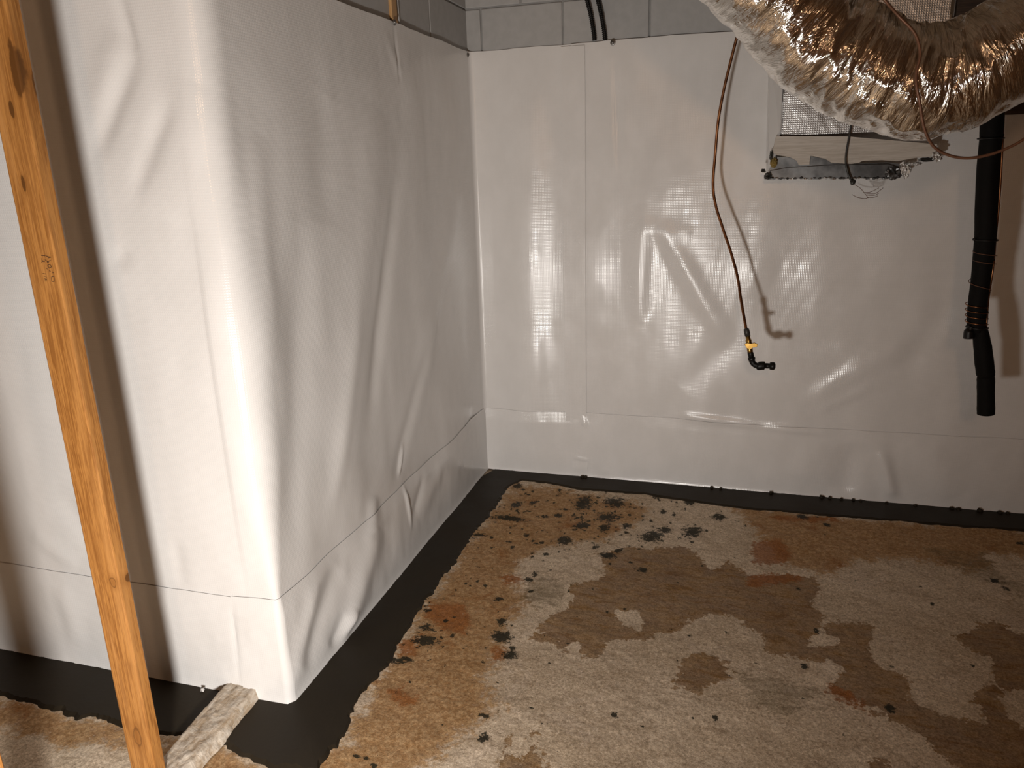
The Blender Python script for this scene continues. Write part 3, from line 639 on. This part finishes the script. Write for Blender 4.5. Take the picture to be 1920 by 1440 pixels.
# frayed wire hanging under the duct
hw = thing('hanging_wire', onY(1600, 345, -.178), 'short dark wire with a frayed end hanging below the flexible duct', 'wire')
W = lambda P, Y=-.178: [onY(x, y, Y) for x, y in P]
tube('insulated_wire', catmull([(1.86, -.178, 2.545), (1.80, -.178, 2.2)]+W([(1600, 150), (1598, 215), (1592, 256), (1587, 285), (1586, 305), (1590, 325), (1596, 340)]), 60), .0042, TARRY, hw, 10)
bm = bmesh.new(); bmesh.ops.create_icosphere(bm, subdivisions=2, radius=.012); c = W([(1599, 342)])[0]
for v in bm.verts: v.co = v.co*(1+.25*random.uniform(-1, 1))+Vector([float(z) for z in c])
from_bm('knot', bm, TARRY, hw, True)
for P in ([(1600, 345), (1612, 352), (1620, 361), (1628, 371)], [(1620, 361), (1632, 360), (1645, 354), (1648, 352)], [(1624, 363), (1640, 363), (1650, 357), (1656, 352)], [(1628, 370), (1622, 372), (1608, 370), (1598, 365)], [(1628, 370), (1638, 370), (1646, 367)], [(1626, 366), (1640, 366), (1648, 362)]):
    tube('strand', catmull(W(P), 16), .0011, WIRE, hw, 6)

# ------------------------------------------------------------------ copper tube with valve
ct = thing('copper_tube', onY(1425, 690, -.5), 'thin copper tube hanging against the back wall, ending in a brass valve', 'pipe')
CP = [(1398, 20, -.32), (1383, 66, -.31), (1372, 107, -.30), (1358, 165, -.29), (1347, 225, -.28), (1341, 290, -.27), (1337, 345, -.27), (1342, 385, -.28), (1356, 430, -.30), (1371, 475, -.33), (1383, 520, -.37), (1389, 560, -.42), (1396, 600, -.47), (1400, 622, -.5)]
C = catmull([(1.44, -.34, 2.545)]+[onY(*q) for q in CP], 180); tube('tubing', C, .0062, COPP, ct, 14)
def seglathe(nm, a, b, prof, mat, seg=18):
    A_, B_ = onY(*a, -.5), onY(*b, -.5); ln = np.linalg.norm(B_-A_); return lathe(nm, A_, (B_-A_)/ln, [(h*ln, r) for h, r in prof], mat, ct, seg)
seglathe('flare_nut', (1399, 616), (1402, 630), [(0, .008), (.1, .012), (.7, .0135), (.75, .0125), (1, .0125)], TARRY, 6)
seglathe('valve_body', (1402, 629), (1407, 662), [(0, .010), (.2, .010), (.25, .0125), (.45, .0125), (.5, .0095), (.62, .0095), (.66, .0125), (.9, .012), (1, .010)], BRASS, 20)
hb = slab('valve_handle', [onY(x, y, -.515) for x, y in ((1396, 646), (1401, 643), (1408, 645), (1415, 643), (1421, 646), (1419, 651), (1412, 651), (1407, 655), (1400, 653))], .012, BRASS, ct, .001); hb['label'] = 'small brass lever'
seglathe('fitting_collar', (1406, 658), (1410, 674), [(0, .011), (.3, .0125), (.6, .0125), (.65, .011), (1, .011)], BLKP, 18)
tube('elbow', catmull([onY(x, y, -.5) for x, y in ((1409, 670), (1410, 677), (1414, 683), (1421, 686), (1430, 685.5))], 24), np.interp(np.linspace(0, 1, 24), [0, .15, .2, .7, .75, 1], [.015, .0155, .0125, .0125, .0185, .0185]), BLKP, ct, 18)
seglathe('outlet_plug', (1428, 685.5), (1454, 686.5), [(0, .0185), (.2, .0185), (.25, .012), (.58, .0115), (.6, .0165), (.85, .0175), (.95, .015), (1, .008)], BLKP, 18)

# ------------------------------------------------------------------ black insulated pipe
YP = -.56
bp = thing('insulated_pipe', onY(1848, 776, YP), 'thick black foam-insulated pipe hanging by the back wall, bound with wire', 'pipe')
def px_tube(nm, rows, mat, n=120, seg=28, wob=.0015):
    C = catmull([onY((a+b)/2, y, YP) for y, a, b in rows], n); sc_ = mpp(onY(1850, 500, YP))
    R = np.interp(np.linspace(0, len(rows)-1, n), range(len(rows)), [(b-a)/2*sc_ for y, a, b in rows])
    t = np.linspace(0, 1, n)[:, None]; an = np.linspace(0, 2*np.pi, seg, endpoint=False)[None]
    return tube(nm, C, R, mat, bp, seg, True, wob*fbm(t*14+0*an, np.cos(an)*1.5+3+0*t, 3))
px_tube('upper_sleeve', [(-140, 1866, 1903), (60, 1853, 1889), (150, 1848, 1884), (230, 1841, 1879), (258, 1840, 1877), (320, 1834, 1871), (395, 1831, 1868), (448, 1829, 1865), (510, 1824, 1858), (560, 1818, 1851), (590, 1815, 1849), (612, 1815, 1847), (622, 1818, 1845)], BLACK)
px_tube('lower_sleeve', [(612, 1822, 1848), (625, 1825, 1852), (650, 1827, 1858), (680, 1829, 1862), (700, 1832, 1864), (706, 1834, 1863), (712, 1833, 1864), (745, 1833.5, 1864), (776, 1833, 1864)], BLACK)
C = catmull([onY(x, y, YP-.01) for x, y in ((1907, -140), (1893, 60), (1886, 150), (1881, 230), (1878, 300), (1873, 380), (1867, 440), (1862, 500), (1853, 560), (1850, 600), (1848, 620))], 90); tube('copper_line', C, .0045, COPP, bp, 10)
scp = mpp(onY(1850, 500, YP))
def wrap(nm, x0, y0, x1, y1, turns, rad, wr, mat):
    t = np.linspace(0, 1, max(24, int(40*turns))); cx = x0+(x1-x0)*t; cy = y0+(y1-y0)*t
    C = np.array([onY(a, b, YP) for a, b in zip(cx, cy)]); an = t*turns*2*np.pi+.3
    C = C+np.stack([np.cos(an)*rad, np.sin(an)*rad, 0*an], 1); tube(nm, C, wr, mat, bp, 8)
wrap('zip_tie', 1858, 259, 1858, 260, 1.02, .0415, .0030, BLKP); wrap('zip_tie', 1848, 449, 1848, 450, 1.02, .0405, .0030, BLKP)
wrap('binding_wire', 1847, 465, 1846, 496, 2.0, .0393, .0014, WIRE); wrap('binding_wire', 1839, 515, 1836, 552, 1.2, .0380, .0014, WIRE)
wrap('binding_wire', 1832, 566, 1831, 608, 4.0, .0385, .0020, COPP)
wrap('zip_tie', 1832, 613, 1832, 614, 1.02, .0370, .003, BLKP)
for k, (x, y, s) in enumerate(((1840, 259, .006), (1879, 253, .006), (1827, 449, .006), (1865, 448, .006), (1863, 487, .004), (1853, 549, .005), (1850, 585, .006))):
    P = onY(x, y, YP-.012); lathe('tie_head', P, (0, -1, 0), [(-s, s), (s*.8, s), (s, s*.6)], BLKP, bp, 8)
px = [onY(x, y, YP-.02) for x, y in ((1822, 612), (1817, 622), (1816, 634))]
tube('drain_stub', catmull(px, 14), np.interp(np.linspace(0, 1, 14), [0, .3, .45, 1], [.012, .013, .018, .019]), BLKP, bp, 16)

# ------------------------------------------------------------------ big flexible foil duct
PTS = [(.62, -1.80, 2.78), (.90, -1.72, 2.56), (1.17, -1.62, 2.29), (1.385, -1.54, 2.075), (1.56, -1.46, 1.915), (1.765, -1.41, 1.832), (1.965, -1.39, 1.895), (2.12, -1.38, 2.05), (2.20, -1.40, 2.27), (2.16, -1.46, 2.50), (2.10, -1.5, 2.78)]
NU, NV = 1150, 288
C = catmull(PTS, NU); T, N, B = frames(C)
ds = np.concatenate([[0], np.cumsum(np.linalg.norm(np.diff(C, axis=0), axis=1))]); U = ds[:, None]; an = np.linspace(0, 2*np.pi, NV, endpoint=False)[None]
R0 = np.interp(ds, [0, .8, 1.15, 1.6, 3], [.152, .150, .142, .142, .150])[:, None]
def ring(fu, fv, o, off):      # noise periodic round the tube
    a = an/(2*np.pi)*fv; w = np.clip((an/(2*np.pi)-.9)/.1, 0, 1)
    return fbm(U*fu+off, a+0*U, o)*(1-w)+fbm(U*fu+off, a-fv+0*U, o)*w
kink = np.interp(ds, [0, .85, 1.25, 1.9, 3], [.8, 1.1, 3.2, 3.2, 3.0])[:, None]
fine = np.interp(ds, [0, .9, 1.2, 3], [1., 1., .7, .6])[:, None]
twist = U+.035*np.sin(an*1+.6)+.02*ring(3, 4, 2, 8)
helix = np.sin(2*np.pi*(U/.048+an/(2*np.pi)))
w1 = 1-np.abs(fbm(twist*16+2, an/(2*np.pi)*7+0*U, 3)); w2 = 1-np.abs(fbm(twist*52+9, an/(2*np.pi)*14+0*U, 2))
seam = np.clip(np.minimum(an, 2*np.pi-an)/.25, 0, 1)
D = seam*(kink*(.0075*(w1-.75)+.006*ring(9, 5, 3, 4))+fine*.0030*(w2-.7))+.0012*helix+.0012*ring(120, 24, 2, 30)*fine
D = D*np.clip(.6+R0*0, 0, 1)*1.25
rr = R0+D
V = C[:, None]+rr[..., None]*(np.cos(an)[..., None]*N[:, None]+np.sin(an)[..., None]*B[:, None])
UVc = np.stack([np.broadcast_to(U, rr.shape).ravel(), np.broadcast_to(an/(2*np.pi)*.9, rr.shape).ravel()], 1)
fd = mesh('flexible_duct', V.reshape(-1, 3), gridfaces(NU, NV, True), FOIL, None, True, UVc)
tag(fd, 'large crinkled silver foil flexible duct sagging in a bend at the upper right', 'duct')

# thin brown cable looped over the duct
pc = [(1640, -25, -1.60), (1659, 0, -1.60), (1686, 31, -1.585), (1712, 58, -1.585), (1722, 80, -1.585), (1725, 105, -1.585), (1718, 137, -1.585), (1719, 165, -1.585), (1724, 190, -1.58), (1733, 240, -1.56), (1750, 274, -1.545), (1782, 292, -1.54), (1824, 296, -1.54), (1879, 282, -1.54), (1930, 254, -1.54), (1990, 200, -1.54)]
tag(tube('thin_cable', catmull([onY(*q) for q in pc], 180), .0038, WIRE, None, 10), 'thin brown cable looping across the front of the foil duct and below it', 'cable')
